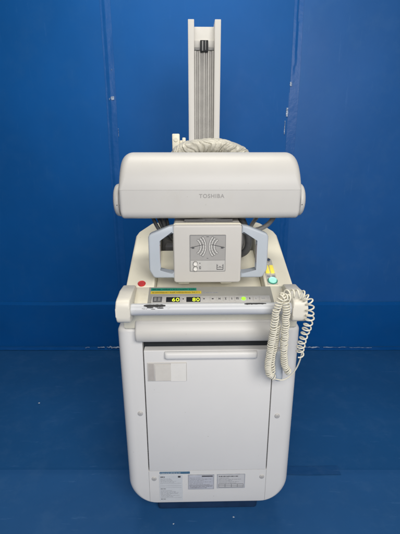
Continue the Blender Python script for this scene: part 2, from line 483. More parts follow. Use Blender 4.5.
# darker strip of tape lying flat over the fold of the floor sheets
bm = bmesh.new()
def ft(u, v):
    x = .30 + .34 * u; y = 1.448 + .050 * v + .006 * noise.noise(Vector((x * 5, 2, 0)))
    return Vector((x, y, .0062 + .0016 * abs(noise.noise(Vector((x * 14, v * 2, 6))))))
grid(bm, ft, 60, 6)
M['tapedark'] = vinyl('dark_blue_tape', (.011, .070, .205), .42, (.05, .12, .26), 14.0, .2, .5, (1.2, 8, 1), .5)
ftp = build('floor_tape', bm, 'tapedark', space=IDENT)
for gx, gy, gw, gh in ((.315, 1.472, .055, .010), (.345, 1.486, .022, .022)):
    bm = bmesh.new()
    def g(u, v):
        return Vector((gx + gw * (u - .5) * (1 - .5 * abs(v - .5)), gy + gh * (v - .5) + .008 * noise.noise(Vector((u * 5, gx * 30, 0))), .0085 + .003 * abs(noise.noise(Vector((u * 7, v * 4, gx * 20))))))
    grid(bm, g, 14, 6)
    build('lifted_flap', bm, 'tapeworn', parent=ftp, space=IDENT)
tag(ftp, 'dark blue tape patch with a frayed pale end on the floor right of the machine', 'tape', 'tape on the floor')
# lint on the floor
for i, (x, y, s, lab) in enumerate(((-.93, 1.97, .007, 'white lint speck on the floor at far left of the machine'),
                             (.135, 1.235, .005, 'white lint speck on the floor in front of the right label plates'),
                             (-.105, 1.205, .0045, 'white lint speck on the floor below the tall service label'),
                             (-.30, 2.10, .004, 'white lint speck on the floor near the left floor seam tape'))):
    bm = bmesh.new()
    bmesh.ops.create_icosphere(bm, subdivisions=2, radius=s / 2)
    for v in bm.verts:
        k = 1 + .7 * noise.noise(v.co * 400 + Vector((i * 9, 0, 0)))
        v.co = Vector((v.co.x * k * 1.5 + x, v.co.y * k + y, v.co.z * k * .5 + .004))
    tag(build('lint_speck', bm, 'scrap', space=IDENT), lab, 'lint', 'lint specks on the floor')

# ------------------------------------------------------------------ the x-ray machine
mach = empty('xray_machine', 'white mobile x-ray machine with tall column, horizontal tube housing and push bar on blue floor', 'x-ray machine', ROOT_M)

# body shell with rounded bottom corners and a real door opening
bm = bmesh.new()
def body_ring(sx, sz, y):
    rr = [max(.105 - sx, .02)] * 2 + [max(.02 - sz, .004)] * 2
    pts = rrect(-.3055 + sx, .3005 - sx, .112 + sz, .862 - sz, rr, 10)
    return [Vector((x * (1 + .016 * (z - .35) / .5 * (1 if x < 0 else .25)), y, z)) for x, z in pts]
rings = []
for k in range(9):
    a = PI / 2 * k / 8
    rings.append(body_ring(.036 * (1 - math.sin(a)), .013 * (1 - math.sin(a)), .030 * (1 - math.cos(a))))
rings += [body_ring(0, 0, .50), body_ring(.004, .004, .515), body_ring(.015, .015, .52)]
ring_loft(bm, rings)
body = build('body', bm, 'cool', mach)
DX0, DX1, DZ0, DZ1 = -.2275, .2155, .2725, .8225
cut(body, DX0, DX1, -.05, .09, DZ0, DZ1)
bm = bmesh.new()
box(bm, DX0 + .001, DX1 - .001, .030, .088, DZ0 + .001, DZ1 - .001)
build('gap_shade', bm, 'gapshade', mach)  # dark box added, paints the shade inside the door gap
bm = bmesh.new()
rslab(bm, DX0 + .0034, DX1 - .0034, DZ0 + .0010, .7790, .003, -.001, .028, edge=.0025, seg=3, eseg=3)
door = build('door', bm, 'cool', mach)
bm = bmesh.new()                                           # wide pull lip of the door
prof = [(-.0008, .7770), (-.006, .7772), (-.013, .774), (-.0155, .769), (-.0160, .759), (-.0145, .7530), (-.011, .7505), (-.007, .7520), (-.0008, .758)]
xs = [-.153, -.150, -.143, .148, .154, .157]; ins = [.7, .9, 1, 1, .9, .7]
ring_loft(bm, [[Vector((x, y * k, .7640 + (z - .7640) * (.85 + .15 * k))) for y, z in prof] for x, k in zip(xs, ins)])
build('door_handle', bm, 'cool', door, angle=50)
bm = bmesh.new()                                           # card holder with slid-in cards
rslab(bm, -.2145, -.080, .6615, .7335, .002, -.0030, -.0008, edge=.0008, eseg=2, mi=0)
rslab(bm, -.2105, -.192, .6655, .7300, .001, -.0040, -.0028, mi=1)
rslab(bm, -.188, -.132, .6640, .7265, .001, -.0046, -.0028, mi=2)
rslab(bm, -.1345, -.082, .6625, .7325, .001, -.0054, -.0044, mi=3)
M['cardholder'] = new_mat('clear_holder', (.56, .54, .51), .3, .5, .03, 40)
M['cardivory'] = new_mat('ivory_card', (.66, .63, .58), .5, .3, .03, 40)
build('card_holder', bm, ['cardholder', 'cardgrey', 'cardivory', 'paper'], door, label='label window with grey and white cards')
# plate under the door, its joints show as fine lines
M['joint'] = new_mat('panel_joint', (.34, .34, .34), .6, .3, .1, 40)
for x in (DX0 + .0012, DX1 - .0012):
    bm = bmesh.new(); box(bm, x - .0006, x + .0006, -.0003, .004, .128, DZ0 - .0005)
    build('panel_joint', bm, 'joint', mach)
# screws
for x, z, y in ((-.246, .53, -.001), (.241, .512, -.001), (-.2075, .238, 0), (.1985, .240, 0)):
    bm = bmesh.new()
    ring_loft(bm, [[Vector((x + r * math.cos(2 * PI * k / 24), yy, z + r * math.sin(2 * PI * k / 24))) for k in range(24)] for r, yy in ((.0092, y + .003), (.0092, y - .0012), (.0080, y - .0026), (.0055, y - .0032), (.0020, y - .0033))])
    box(bm, x - .0035, x + .0035, y - .0038, y - .0028, z - .0004, z + .0004, mi=1)
    M.setdefault('screwcap', new_mat('screw_cap', (.50, .49, .475), .35, .5, .05, 40))
    build('screw', bm, ['screwcap', 'midgrey'], mach)
# rating labels
def print_rows(bm, x0, x1, z0, z1, n, y, mi, seed, hk=.42):
    r = random.Random(seed); st = (z1 - z0) / n
    for i in range(n):
        z = z1 - (i + .5) * st; x = x0
        end = x0 + (x1 - x0) * r.uniform(.45, 1.0)
        while x < end:
            for c in range(r.randint(2, 8)):
                w = r.uniform(.0006, .0013); e = x + w
                if e > x1: break
                hh = st * hk / 2 * r.uniform(.65, 1.0)
                box(bm, x, e, y - .0002, y + .0002, z - st * hk / 2, z - st * hk / 2 + 2 * hh, mi=mi)
                x = e + .0004
            x += r.uniform(.0010, .0020)
def plate(name, x0, x1, z0, z1, mats, extra, label=None):
    bm = bmesh.new()
    rslab(bm, x0, x1, z0, z1, .0015, -.0012, .001, mi=0)
    extra(bm)
    build(name, bm, mats, mach, label=label)
def e1(bm):
    print_rows(bm, -.184, -.158, .2430, .2500, 1, -.0013, 2, 1, .9)
    box(bm, -.118, -.108, -.0015, -.0011, .2425, .2505, mi=2)
    print_rows(bm, -.184, -.120, .2190, .2400, 5, -.0013, 1, 3)
    print_rows(bm, -.184, -.160, .1880, .1920, 1, -.0013, 2, 5, .8)
    print_rows(bm, -.184, -.108, .1500, .1840, 7, -.0013, 1, 8)
    print_rows(bm, -.184, -.166, .1385, .1425, 1, -.0013, 2, 11, .8)
    for z in (.2155, .204, .196, .147): box(bm, -.186, -.105, -.0014, -.0011, z - .0004, z + .0004, mi=1)
plate('rating_label', -.189, -.1005, .132, .2555, ['label', 'softink', 'ink'], e1, 'tall white service label with small print')
def e2(bm):
    rslab(bm, -.076, .0145, .188, .2515, .001, -.0016, -.001, mi=1)
    box(bm, -.075, -.044, -.0019, -.0015, .2445, .2505, mi=1); box(bm, -.028, .013, -.0020, -.0015, .2450, .2500, mi=3)
    print_rows(bm, -.073, .010, .205, .243, 6, -.0018, 2, 21); print_rows(bm, -.073, .012, .190, .202, 2, -.0018, 3, 22)
    box(bm, -.075, .013, -.0020, -.0015, .2035, .2043, mi=3)
plate('rating_label', -.080, .0185, .1845, .2555, ['foilframe', 'foil', 'softink', 'ink'], e2, 'silver rating plate with dark border')
def e3(bm):
    rslab(bm, .0325, .132, .1915, .2520, .001, -.0016, -.001, mi=1)
    print_rows(bm, .036, .128, .2420, .2490, 1, -.0018, 3, 30, .7); print_rows(bm, .036, .12, .210, .240, 5, -.0018, 2, 31)
    for z in (.2085, .2005, .1935): box(bm, .036, .129, -.0020, -.0015, z - .0005, z + .0005, mi=3)
    for x in (.036, .060, .084, .107, .129): box(bm, x - .0005, x + .0005, -.0021, -.0016, .1935, .2085, mi=3)
M['platepaper'] = new_mat('plate_paper', (.58, .58, .59), .4, .4, .04, 60)
plate('rating_label', .029, .1355, .188, .2555, ['foilframe', 'platepaper', 'softink', 'ink'], e3, 'grey rating plate with a printed table')
bm = bmesh.new()
rslab(bm, -.186, -.073, .2595, .2695, .001, -.0012, .001)
print_rows(bm, -.183, -.075, .2615, .2675, 1, -.0013, 1, 41, .7)
build('warning_strip', bm, ['bluetape', 'label'], mach, label='blue sticker strip under the door')

# front lip above the door
bm = bmesh.new()
lp = [(.05, .8225), (-.021, .8225), (-.0245, .8255), (-.0255, .846), (-.0238, .8545), (-.0195, .8640), (-.0145, .8740), (-.0115, .8850), (-.0090, .8935), (-.003, .8970), (.05, .8975)]
xs = [-.2475, -.2468, -.2445, -.240, .232, .2365, .2388, .2395]; kk = [.75, .88, .97, 1, 1, .97, .88, .75]
ring_loft(bm, [[Vector((x, .05 + (y - .05) * (.55 + .45 * k), .855 + (z - .855) * k)) for y, z in lp] for x, k in zip(xs, kk)])
M['lip'] = new_mat('lip_plastic', (.60, .585, .555), .34, .4, .025, 5, .03, 900, grime=((.50, .46, .36), 8, .55, .8, .4))
build('front_lip', bm, 'lip', mach, angle=50)

# console: front bezel, centre slab, side cheeks
bm = bmesh.new()
yprism(bm, [(-.004, .86), (-.012, .93), (Y_A, Z_A), (.068, Z_A + .088 * math.tan(SL)), (.068, .86)], -.284, .284, .006, 3)
build('console_bezel', bm, 'ivory', mach)
tS = math.tan(SL)
bm = bmesh.new()
yprism(bm, [(.0685, .8625), (.0685, Z_A + .0885 * tS - .046), (.345, Z_A + .365 * tS - .046), (.345, .8625)], -.186, .186, .003, 2)
build('console_deck', bm, 'ivory', mach)
def cheek(sx):
    bm = bmesh.new()
    # plan outline (x,y), the top follows the slope, the rear outer corner is chamfered
    plan = [(.187, .0690), (.284, .0690), (.284, .375), (.276, .40), (.228, .455), (.214, .462), (.187, .462)]
    def tz(y, x):
        z = Z_A + (y - Y_A) * tS
        if x < .23 and y > .4: z += .006
        return z
    top = [bm.verts.new((sx * x, y, tz(y, x))) for x, y in plan]
    bot = [bm.verts.new((sx * x, y, .8625)) for x, y in plan]
    fs = [bm.faces.new(top), bm.faces.new(bot)]
    n = len(plan)
    for i in range(n):
        j = (i + 1) % n; fs.append(bm.faces.new((top[i], top[j], bot[j], bot[i])))
    te = [e for e in bm.edges if e.verts[0] in top and e.verts[1] in top]
    bmesh.ops.bevel(bm, geom=te, offset=.010, segments=4, profile=.5, affect='EDGES', clamp_overlap=True)
    return build('side_cheek', bm, 'ivory', mach, angle=50)
cheekL, cheekR = cheek(-1), cheek(1)
# trough behind the deck
bm = bmesh.new()
box(bm, -.1865, .1865, .347, .460, .8625, .90); box(bm, -.1865, .1865, .440, .462, .90, 1.105, .004)
build('trough', bm, 'midgrey', mach)
for x0, x1, zt in ((-.17, -.10, 1.045), (.09, .165, 1.03)):
    bm = bmesh.new(); box(bm, x0, x1, .365, .435, .9005, zt, .01)
    build('arm_rest', bm, 'dark', mach)

# grey operating panel laid into the bezel, its grey partly painted collimator shade
M['opface'] = new_mat('panel_face_shaded', (.34, .335, .305), .30, .5, .05, 20)
bm = bmesh.new(); con_box(bm, -.2035, .2035, .0022, .0890, -.003, .00025, .0)
build('operating_panel', bm, 'opface', mach)
# control strip on the bezel
bm = bmesh.new(); con_box(bm, -.192, .193, .006, .040, .0006, .0032, .0012); 
strip = build('control_panel', bm, 'ctlface', mach)
bm = bmesh.new(); con_box(bm, -.1865, -.1575, .010, .035, .0034, .0050, .0006); con_box(bm, -.183, -.1745, .014, .031, .0048, .0062, .0006, mi=1); con_box(bm, -.171, -.1625, .014, .031, .0048, .0062, .0006, mi=1)
build('switch', bm, ['dark', 'midgrey'], strip)
def display(x0, x1, s):
    bm = bmesh.new(); con_box(bm, x0, x1, .010, .0335, .0034, .0044, .0004)
    d = build('display', bm, 'black', strip)
    bm = text_bm(s, .0235, con_m((x0 + x1) / 2 + .0085, .0195, .0047), 1.08, .0002, 0)
    build('digits', bm, 'digit', d)
display(-.144, -.100, '60'); display(-.079, -.034, '80')
for x in (-.089, -.022):
    bm = bmesh.new(); con_box(bm, x - .006, x + .006, .016, .031, .0033, .0044, .0005); con_box(bm, x - .0022, x + .0022, .021, .026, .0043, .0050, mi=1)
    build('push_button', bm, ['diallight', 'ink'], strip)
for k, x in enumerate((.006, .028, .048, .068, .086, .126, .146, .170)):
    bm = bmesh.new(); w = .0085 if k < 7 else .012
    con_box(bm, x - w, x + w, .0125, .0345, .0033, .0044, .0006)
    g = [[(-.004, .004, .020, .027)], [(-.0042, -.0018, .017, .030), (.0018, .0042, .017, .030), (-.002, .002, .022, .025)], [(-.0042, .0042, .0285, .0305), (-.0015, .0015, .017, .028), (-.0042, .0042, .017, .0185)],
         [(-.0014, .0014, .017, .030)], [(-.0055, -.0032, .018, .029), (-.001, .001, .018, .029), (.0032, .0055, .018, .029), (-.0055, .0055, .029, .031)], [(-.0014, .0014, .017, .030), (-.0035, .0035, .024, .027)], [(-.0012, .0012, .018, .028)], [(-.008, .008, .021, .0225), (-.008, .008, .026, .0275)]][k]
    for a, b_, c, d in g: con_box(bm, x + a * .72, x + b_ * .72, .0235 + (c - .0235) * .72, .0235 + (d - .0235) * .72, .0042, .0048, mi=1)
    build('push_button', bm, ['diallight', 'ink' if k < 6 else 'softink'], strip)
bm = bmesh.new(); con_cyl(bm, .106, .0235, .003, .0055, .0070, .001)
build('indicator_lamp', bm, 'greenlamp', strip)
# printed strips above the controls
bm = bmesh.new(); con_box(bm, -.197, -.046, .0700, .0830, .0004, .0010)
r_ = random.Random(5); x = -.192
while x < -.05:
    w = r_.uniform(.0012, .0034); con_box(bm, x, min(x + w, -.049), .0735, .0775 + r_.uniform(0, .0022), .0009, .0012, mi=1); x += w + r_.choice((.0007, .0007, .0007, .0028))
M['tealink'] = new_mat('dark_teal_print', (.01, .09, .07), .5, .3, .1, 60); M['yellowink'] = new_mat('brown_print', (.30, .21, .03), .5, .3, .1, 60)
build('teal_strip', bm, ['teal', 'tealink'], mach)
bm = bmesh.new(); con_box(bm, -.197, -.030, .0540, .0675, .0004, .0010); x = -.192
while x < -.036:
    w = r_.uniform(.0012, .0034); con_box(bm, x, min(x + w, -.034), .0575, .0615 + r_.uniform(0, .0022), .0009, .0012, mi=1); x += w + r_.choice((.0007, .0007, .0007, .0028))
build('yellow_strip', bm, ['yellow', 'yellowink'], mach)
bm = bmesh.new(); x = -.022
while x < .025:
    w = r_.uniform(.003, .007); con_box(bm, x, x + w, .0565, .0605, .0004, .0008); x += w + .0015
build('small_print', bm, 'softink', mach)

# red button on the left cheek
bm = bmesh.new(); sR = .108
con_cyl(bm, -.231, sR, -.001, .0020, .0135, .0005, 36, mi=0); con_cyl(bm, -.231, sR, .0015, .0045, .0118, .0012, 36, mi=1)
build('stop_button', bm, ['red', 'red'], cheekL)
# key panel on the right cheek
bm = bmesh.new(); con_box(bm, .197, .232, .098, .256, .0002, .0020, .0008)
M['keyface'] = new_mat('key_panel_face', (.58, .56, .50), .4, .4, .05, 40)
kp = build('key_panel', bm, 'keyface', cheekR)
for x in (.206, .2235):
    bm = bmesh.new(); con_box(bm, x - .0065, x + .0065, .158, .203, .002, .0065, .0015); build('key_lamp', bm, 'yellowlamp', kp)
    bm = bmesh.new(); con_box(bm, x - .0045, x + .0045, .136, .146, .002, .003); build('key_symbol', bm, 'softink', kp)
bm = bmesh.new(); con_cyl(bm, .2145, .232, .002, .010, .0105, .002); con_box(bm, .2130, .2160, .222, .242, .0098, .0112, mi=1)
build('key_switch', bm, ['steel', 'dark'], kp)
bm = bmesh.new(); con_cyl(bm, .2155, .115, .0015, .0055, .0170, .0015, mi=0); con_cyl(bm, .2155, .115, .0050, .0100, .0135, .003, mi=1)
M['lampring'] = new_mat('green_ring', (.08, .30, .24), .4, .4, .05, 40)
build('green_button', bm, ['lampring', 'tealamp'], kp)

# brackets of the push bar and the bar
BZ, BR = .9615, .0180
for x0, x1 in ((-.288, -.245), (.241, .286)):
    bm = bmesh.new()
    pf = [(-.105, .950), (-.104, .938), (-.097, .928), (-.083, .922), (-.04, .919), (.062, .905), (.062, .985), (.045, .997), (-.02, 1.000), (-.080, 1.000), (-.095, .997), (-.103, .988), (-.105, .975)]
    yprism(bm, pf, x0, x1, .006, 3)
    build('bar_bracket', bm, 'bracket', mach, angle=45)
bm = bmesh.new(); cyl(bm, (-.2465, -.075, BZ), (.2425, -.075, BZ), BR, 40)
bar = build('push_bar', bm, 'barpaint', mach)
def worn_patch(x0, x1, a0, a1, seed, n=110):
    bm = bmesh.new(); V = []
    m_ = 10
    for i in range(n + 1):
        u = i / n; x = x0 + (x1 - x0) * u; row = []
        env = min(1, 5 * min(u, 1 - u) + .15)
        lo = a0 + (a1 - a0) * (.16 * noise.noise(Vector((u * 9, seed, 0))) + .22 * noise.noise(Vector((u * 34, seed, 9))) + .12 * noise.noise(Vector((u * 80, seed, 1))) + .3 * (1 - env)); hi = a1 - (a1 - a0) * (.35 * (1 - env) - .14 * noise.noise(Vector((u * 9, seed, 4))) - .06 * noise.noise(Vector((u * 34, seed, 2))))
        for j in range(m_ + 1):
            a = lo + (hi - lo) * j / m_
            row.append(bm.verts.new((x + .002 * noise.noise(Vector((j * .7, u * 8, seed))), -.075 - (BR + .0004) * math.cos(a), BZ + (BR + .0004) * math.sin(a))))
        V.append(row)
    for i in range(n):
        for j in range(m_): bm.faces.new((V[i][j], V[i + 1][j], V[i + 1][j + 1], V[i][j + 1]))
    return build('worn_patch', bm, 'worn', bar)
worn_patch(-.206, -.141, R(44), R(76), 3.1); worn_patch(-.196, -.176, R(33), R(42), 8.7); worn_patch(-.166, -.146, R(30), R(40), 5.2); worn_patch(-.184, -.171, R(22), R(27), 15.2)
worn_patch(.098, .164, R(66), R(90), 6.4)
r_ = random.Random(12)
for k in range(7):
    x = r_.uniform(-.212, -.128); w = r_.uniform(.002, .006); a = r_.uniform(22, 46)
    worn_patch(x, x + w, R(a), R(a + r_.uniform(2, 4)), 20 + k * 3.3, 8)
# ---- column
bm = bmesh.new()
box(bm, -.0705, .0705, .800, .862, .16, 1.930, .003)
column = build('column', bm, 'white', mach)
for s in (-1, 1):
    bm = bmesh.new()
    x0, x1 = sorted((s * .0445, s * .0712))
    box(bm, x0, x1, .752, .8635, .160, 1.947, .002)
    build('column_rail', bm, 'white', column)
bm = bmesh.new()                                        # ribbed belt in the channel
n = 9
for i in range(n):
    xa = -.0440 + .088 * i / n; xb = -.0440 + .088 * (i + 1) / n
    box(bm, xa + .0008, xb - .0008, .785 + (.004 if i % 2 else 0), .7995, .20, 1.832, .0012, 1, mi=i % 2)
M['strapdark'] = new_mat('ribbed_belt_dark', (.37, .36, .345), .55, .35, .1, 30)
build('ribbed_belt', bm, ['strap', 'strapdark'], column)
bm = bmesh.new(); box(bm, -.0442, .0442, .786, .7995, 1.834, 1.846, .002); box(bm, -.0442, .0442, .790, .7995, 1.8465, 1.874, .001, mi=1)
M['palegrey'] = new_mat('pale_grey_plate', (.50, .49, .47), .45, .4, .05, 40)
build('belt_clamp', bm, ['midgrey', 'palegrey'], column)
bm = bmesh.new()
box(bm, -.018, .0175, .772, .7895, 1.826, 1.872, .002); box(bm, -.0105, -.0045, .7695, .7725, 1.829, 1.868, .001, mi=1); box(bm, .004, .0075, .7695, .7725, 1.832, 1.870, .001, mi=1)
build('chain_end', bm, ['black', 'midgrey'], column)
# carriage, arm
bm = bmesh.new(); box(bm, -.095, .095, .690, .751, 1.24, 1.425, .01); box(bm, -.060, .060, .30, .6895, 1.265, 1.385, .015)
build('arm', bm, 'white', mach)
bm = bmesh.new()
box(bm, -.139, -.108, .535, .565, 1.395, 1.478, .004); box(bm, -.1075, -.085, .540, .562, 1.437, 1.452, .003); box(bm, -.097, -.083, .535, .567, 1.425, 1.463, .003)
cyl(bm, (-.123, .534, 1.455), (-.123, .528, 1.455), .008, 16)
box(bm, -.139, .0, .566, .60, 1.30, 1.42, .004)
build('arm_latch', bm, 'ivory', mach)

# ---- tube housing
def tube_sec(k_in, low):
    """section in y,z; k_in shrinks it towards its middle; low: lower shell only"""
    cy, cz = .175, 1.309
    up = []
    if not low:
        for i in range(25):
            a = PI - PI * i / 24
            up.append((cy + .098 * math.cos(a), 1.302 + .112 * math.sin(a) ** .92 if 0 < i < 24 else 1.302))
    else:
        up = [(cy - .0976, 1.3016)]
        for cxx, czz, a0 in ((cy - .0976 + .026, 1.208 + .026, PI), (cy + .0976 - .026, 1.208 + .026, 1.5 * PI)):
            for k in range(8):
                a = a0 + PI / 2 * k / 7; up.append((cxx + .026 * math.cos(a), czz + .026 * math.sin(a)))
        up.append((cy + .0976, 1.3016))
    return up
def shell(low):
    bm = bmesh.new(); rings = []
    sec = tube_sec(0, low); cy, cz = .175, 1.3015
    H = .290; r = .040
    st = []
    for k in range(9):
        a = PI / 2 * k / 8; st.append((r * (1 - math.cos(a)), r * (1 - math.sin(a))))
    full = [(-H, d, i) for d, i in st] + [(H, -d, i) for d, i in reversed(st)]
    for xe, d, ins_ in full:
        ring = []
        for y, z in sec:
            q = max(0.0, min(1.0, (z - cz) / .112)) if not low else 0.0      # ends are round above, almost square below
            g = .18 + .82 * q ** .8 if not low else .18 + .12 * ((cz - z) / .0935)
            ky = (.098 - ins_ * g) / .098; kz = (.112 - ins_) / .112 if not low else (.0935 - ins_ * .3) / .0935
            ring.append(Vector((xe + d * (g if not low else .3), cy + (y - cy) * ky, cz + (z - cz) * kz)))
        rings.append(ring)
    ring_loft(bm, rings)
    return bm
th = build('tube_housing', shell(True), 'white', mach, angle=50)
build('tube_cover', shell(False), 'white', th, angle=50)
bmt = text_bm('TOSHIBA', .0172, Matrix.Translation((.0035, .0776, 1.2825)) @ Matrix.Rotation(R(90), 4, 'X'), 1.18, .0003, .0005)
build('lettering', bmt, 'logo', th)
for s in (-1, 1):
    bm = bmesh.new()
    def disc(pr, mi=0):
        ring_loft(bm, [[Vector((s * x, .165 + r * math.cos(2 * PI * k / 56), 1.259 + r * math.sin(2 * PI * k / 56))) for k in range(56)] for x, r in pr], mi=mi)
    disc([(.270, .050), (.2885, .0525), (.2940, .0525), (.2965, .0515), (.2972, .050)])
    disc([(.2965, .0495), (.2995, .0495)], 1)
    disc([(.2985, .0505), (.2990, .0530), (.3000, .0540), (.3060, .0540), (.3110, .0520), (.3150, .0475), (.3180, .0400), (.3195, .0300), (.3200, .0100)])
    cap = build('end_cap', bm, ['white', 'midgrey'], th, angle=50)
    bm = bmesh.new()
    for dx in (.2935, .3035): cyl(bm, (s * dx, .1140, 1.250), (s * dx, .1102, 1.250), .0016, 10)
    build('cap_rivet', bm, 'ink', cap)
# yoke between housing and arm, neck to the collimator
bm = bmesh.new(); cyl(bm, (0, .168, 1.2075), (0, .168, 1.195), .07, 36, 0); box(bm, -.085, .075, .10, .24, 1.1955, 1.204, .002)
build('collimator_neck', bm, 'dark', mach)
bm = bmesh.new(); box(bm, -.045, .045, .268, .31, 1.25, 1.38, .01); build('yoke', bm, 'midgrey', mach)

# ---- collimator
CX = -.0095
bm = bmesh.new(); rslab(bm, CX - .1105, CX + .1105, 1.001, 1.195, (.010, .010, .008, .008), .050, .27, edge=.006, back_edge=.01, seg=5, eseg=4)
coll = build('collimator', bm, 'panel', mach)
bm = bmesh.new(); rslab(bm, CX - .112, CX + .112, .999, 1.1975, (.012, .012, .010, .010), .066, .084, edge=.003, back_edge=.003, seg=5, eseg=3)
build('front_rim', bm, 'ivory', coll)
for x in (-.088, .055):
    bm = bmesh.new(); rslab(bm, x - .02, x + .02, .988, 1.0005, .005, .075, .12, edge=.003, seg=4, eseg=3); build('bumper_foot', bm, 'ivory', coll)
# dial plate
bm = bmesh.new()
rslab(bm, -.0670, .0490, 1.0415, 1.1640, .002, .0478, .0505, mi=0)
build('dial_bezel', bm, 'midgrey', coll)
bm = bmesh.new()
rslab(bm, -.0648, .0470, 1.0805, 1.1612, .001, .0474, .0480, mi=0)
build('dial_face', bm, 'dialdark', coll)
bm = bmesh.new(); rslab(bm, -.0648, .0470, 1.0437, 1.0790, .001, .0464, .0480, mi=0)
dbase = build('dial_base', bm, 'diallight', coll)
def arc_band(bm, cx, cz, r0, r1, a0, a1, y, mi, n=22):
    A = []; B = []
    for i in range(n + 1):
        a = a0 + (a1 - a0) * i / n
        A.append((cx + r0 * math.cos(a), y, cz + r0 * math.sin(a))); B.append((cx + r1 * math.cos(a), y, cz + r1 * math.sin(a)))
    D = .0002
    for i in range(n):
        q = [A[i], A[i + 1], B[i + 1], B[i]]
        f0 = [bm.verts.new(p) for p in q]; f1 = [bm.verts.new((p[0], p[1] + D, p[2])) for p in q]
        for f in ([f0[0], f0[1], f0[2], f0[3]], [f1[3], f1[2], f1[1], f1[0]], [f0[1], f1[1], f1[2], f0[2]], [f0[3], f1[3], f1[0], f0[0]], [f0[0], f1[0], f1[1], f0[1]], [f0[2], f1[2], f1[3], f0[3]]):
            bm.faces.new(f).material_index = mi
bm = bmesh.new()
zc = 1.1255
for s in (-1, 1):
    base = 0 if s < 0 else PI
    for ap, r, sp in ((.0215, .028, 54), (.0128, .038, 47), (.0062, .052, 38)):
        cx = CX + s * (ap + r)
        arc_band(bm, cx, zc, r - .0030, r + .0030, base - R(sp), base + R(sp), .0471, 0)
        for rr in (r - .0036, r + .0024): arc_band(bm, cx, zc, rr, rr + .0012, base - R(sp), base + R(sp), .0468, 3)
        for sg in (-1, 1): arc_band(bm, cx, zc, r - .003, r + .003, base + sg * R(sp) - .012, base + sg * R(sp) + .012, .0468, 3, 1)
        for k in range(1, 7):
            a = base - R(sp) + 2 * R(sp) * k / 7
            arc_band(bm, cx, zc, r - .0026, r - .0004, a - .010, a + .010, .0466, 3, 1)
    # pointer and its mark
    x_in, x_out = CX + s * .0125, CX + s * .0555
    bm2 = bmesh.new(); box(bm2, -.5, .5, -.0002, .0002, -.0007, .0007, mi=1)
    dx = x_out - x_in; dz = -.0105
    bm2.transform(Matrix.Translation(((x_in + x_out) / 2, .0462, zc + .0075 + dz / 2)) @ Matrix.Rotation(-math.atan2(dz, dx), 4, 'Y') @ Matrix.Diagonal((math.hypot(dx, dz), 1, 1, 1)))
    me = bpy.data.meshes.new('t'); bm2.to_mesh(me); bm2.free(); bm.from_mesh(me); bpy.data.meshes.remove(me)
    box(bm, CX + s * .047 - .004, CX + s * .047 + .004, .0458, .0462, zc - .006, zc, mi=2)
box(bm, CX - .0025, CX + .0025, .0468, .0472, 1.086, 1.0872, mi=1); box(bm, CX - .004, CX + .004, .0468, .0472, 1.1575, 1.1590, mi=1)
M['scaleink'] = new_mat('scale_line', (.12, .12, .12), .6, .3, .1, 60)
M['scaleband'] = new_mat('scale_band', (.55, .54, .52), .5, .3, .03, 60)
build('dial_scale', bm, ['scaleband', 'ink', 'dark', 'scaleink'], coll)
for z in (1.0700, 1.0530):
    bm = bmesh.new(); cyl(bm, (-.0490, .0466, z), (-.0490, .0452, z), .0074, 24, mi=1); cyl(bm, (-.0490, .0455, z), (-.0490, .0375, z), .0062, 24, .0015)
    build('knob', bm, ['paper', 'dark'], dbase)
for grp in (((-.0365, -.0325, 1.0690, 1.0712),), ((-.0365, -.0310, 1.0570, 1.0590), (-.0365, -.0350, 1.0510, 1.0575), (-.0362, -.0310, 1.0505, 1.0522), (-.0325, -.0310, 1.0520, 1.0560)),
            ((.0205, .0222, 1.0480, 1.0665), (.0405, .0422, 1.0480, 1.0665), (.0215, .0412, 1.0479, 1.0500), (.0215, .0412, 1.0555, 1.0568), (.0215, .0250, 1.0615, 1.0630), (.0377, .0412, 1.0615, 1.0630), (.0300, .0325, 1.0562, 1.0600))):
    bm = bmesh.new()
    for k, a in enumerate(grp): box(bm, a[0], a[1], .0457 + .00005 * k, .0466, a[2], a[3])
    build('dial_symbol', bm, 'ink', dbase)
# handles
def handle(s):
    outer = [(.109, 1.1945), (.122, 1.1915), (.180, 1.1690), (.1865, 1.1640), (.1900, 1.1560), (.1905, 1.0500), (.1885, 1.0430), (.1790, 1.0255), (.1740, 1.0205), (.1660, 1.0190), (.109, 1.0190)]
    inner = [(.109, 1.0400), (.1570, 1.0400), (.1605, 1.0440), (.1605, 1.1450), (.1580, 1.1500), (.109, 1.1690)]
    bm = bmesh.new()
    ext = .0055 if s > 0 else 0
    P = [(CX + s * (x + (ext if x > .12 else 0)), z) for x, z in outer + inner]
    fr_ = [bm.verts.new((x, .046, z)) for x, z in P]; bk = [bm.verts.new((x, .078, z)) for x, z in P]
    f1 = bm.faces.new(fr_); f2 = bm.faces.new(list(reversed(bk))); n_ = len(P)
    for i in range(n_): bm.faces.new((fr_[i], bk[i], bk[(i + 1) % n_], fr_[(i + 1) % n_]))
    rim = [e for e in bm.edges if (e.verts[0] in fr_ and e.verts[1] in fr_) or (e.verts[0] in bk and e.verts[1] in bk)]
    bmesh.ops.bevel(bm, geom=rim, offset=.0065, segments=4, profile=.5, affect='EDGES', clamp_overlap=True)
    h = build('handle', bm, 'bluegrey', coll, angle=38)
    bm = bmesh.new()
    xc = CX + s * (.1580 + ext)
    box(bm, xc - .0042, xc + .0042, .052, .072, 1.066, 1.128, .002)
    M.setdefault('gripswitch', new_mat('pink_grey_lever', (.62, .56, .55), .4, .4, .05, 40))
    build('grip_lever', bm, 'gripswitch', h)
handle(-1); handle(1)

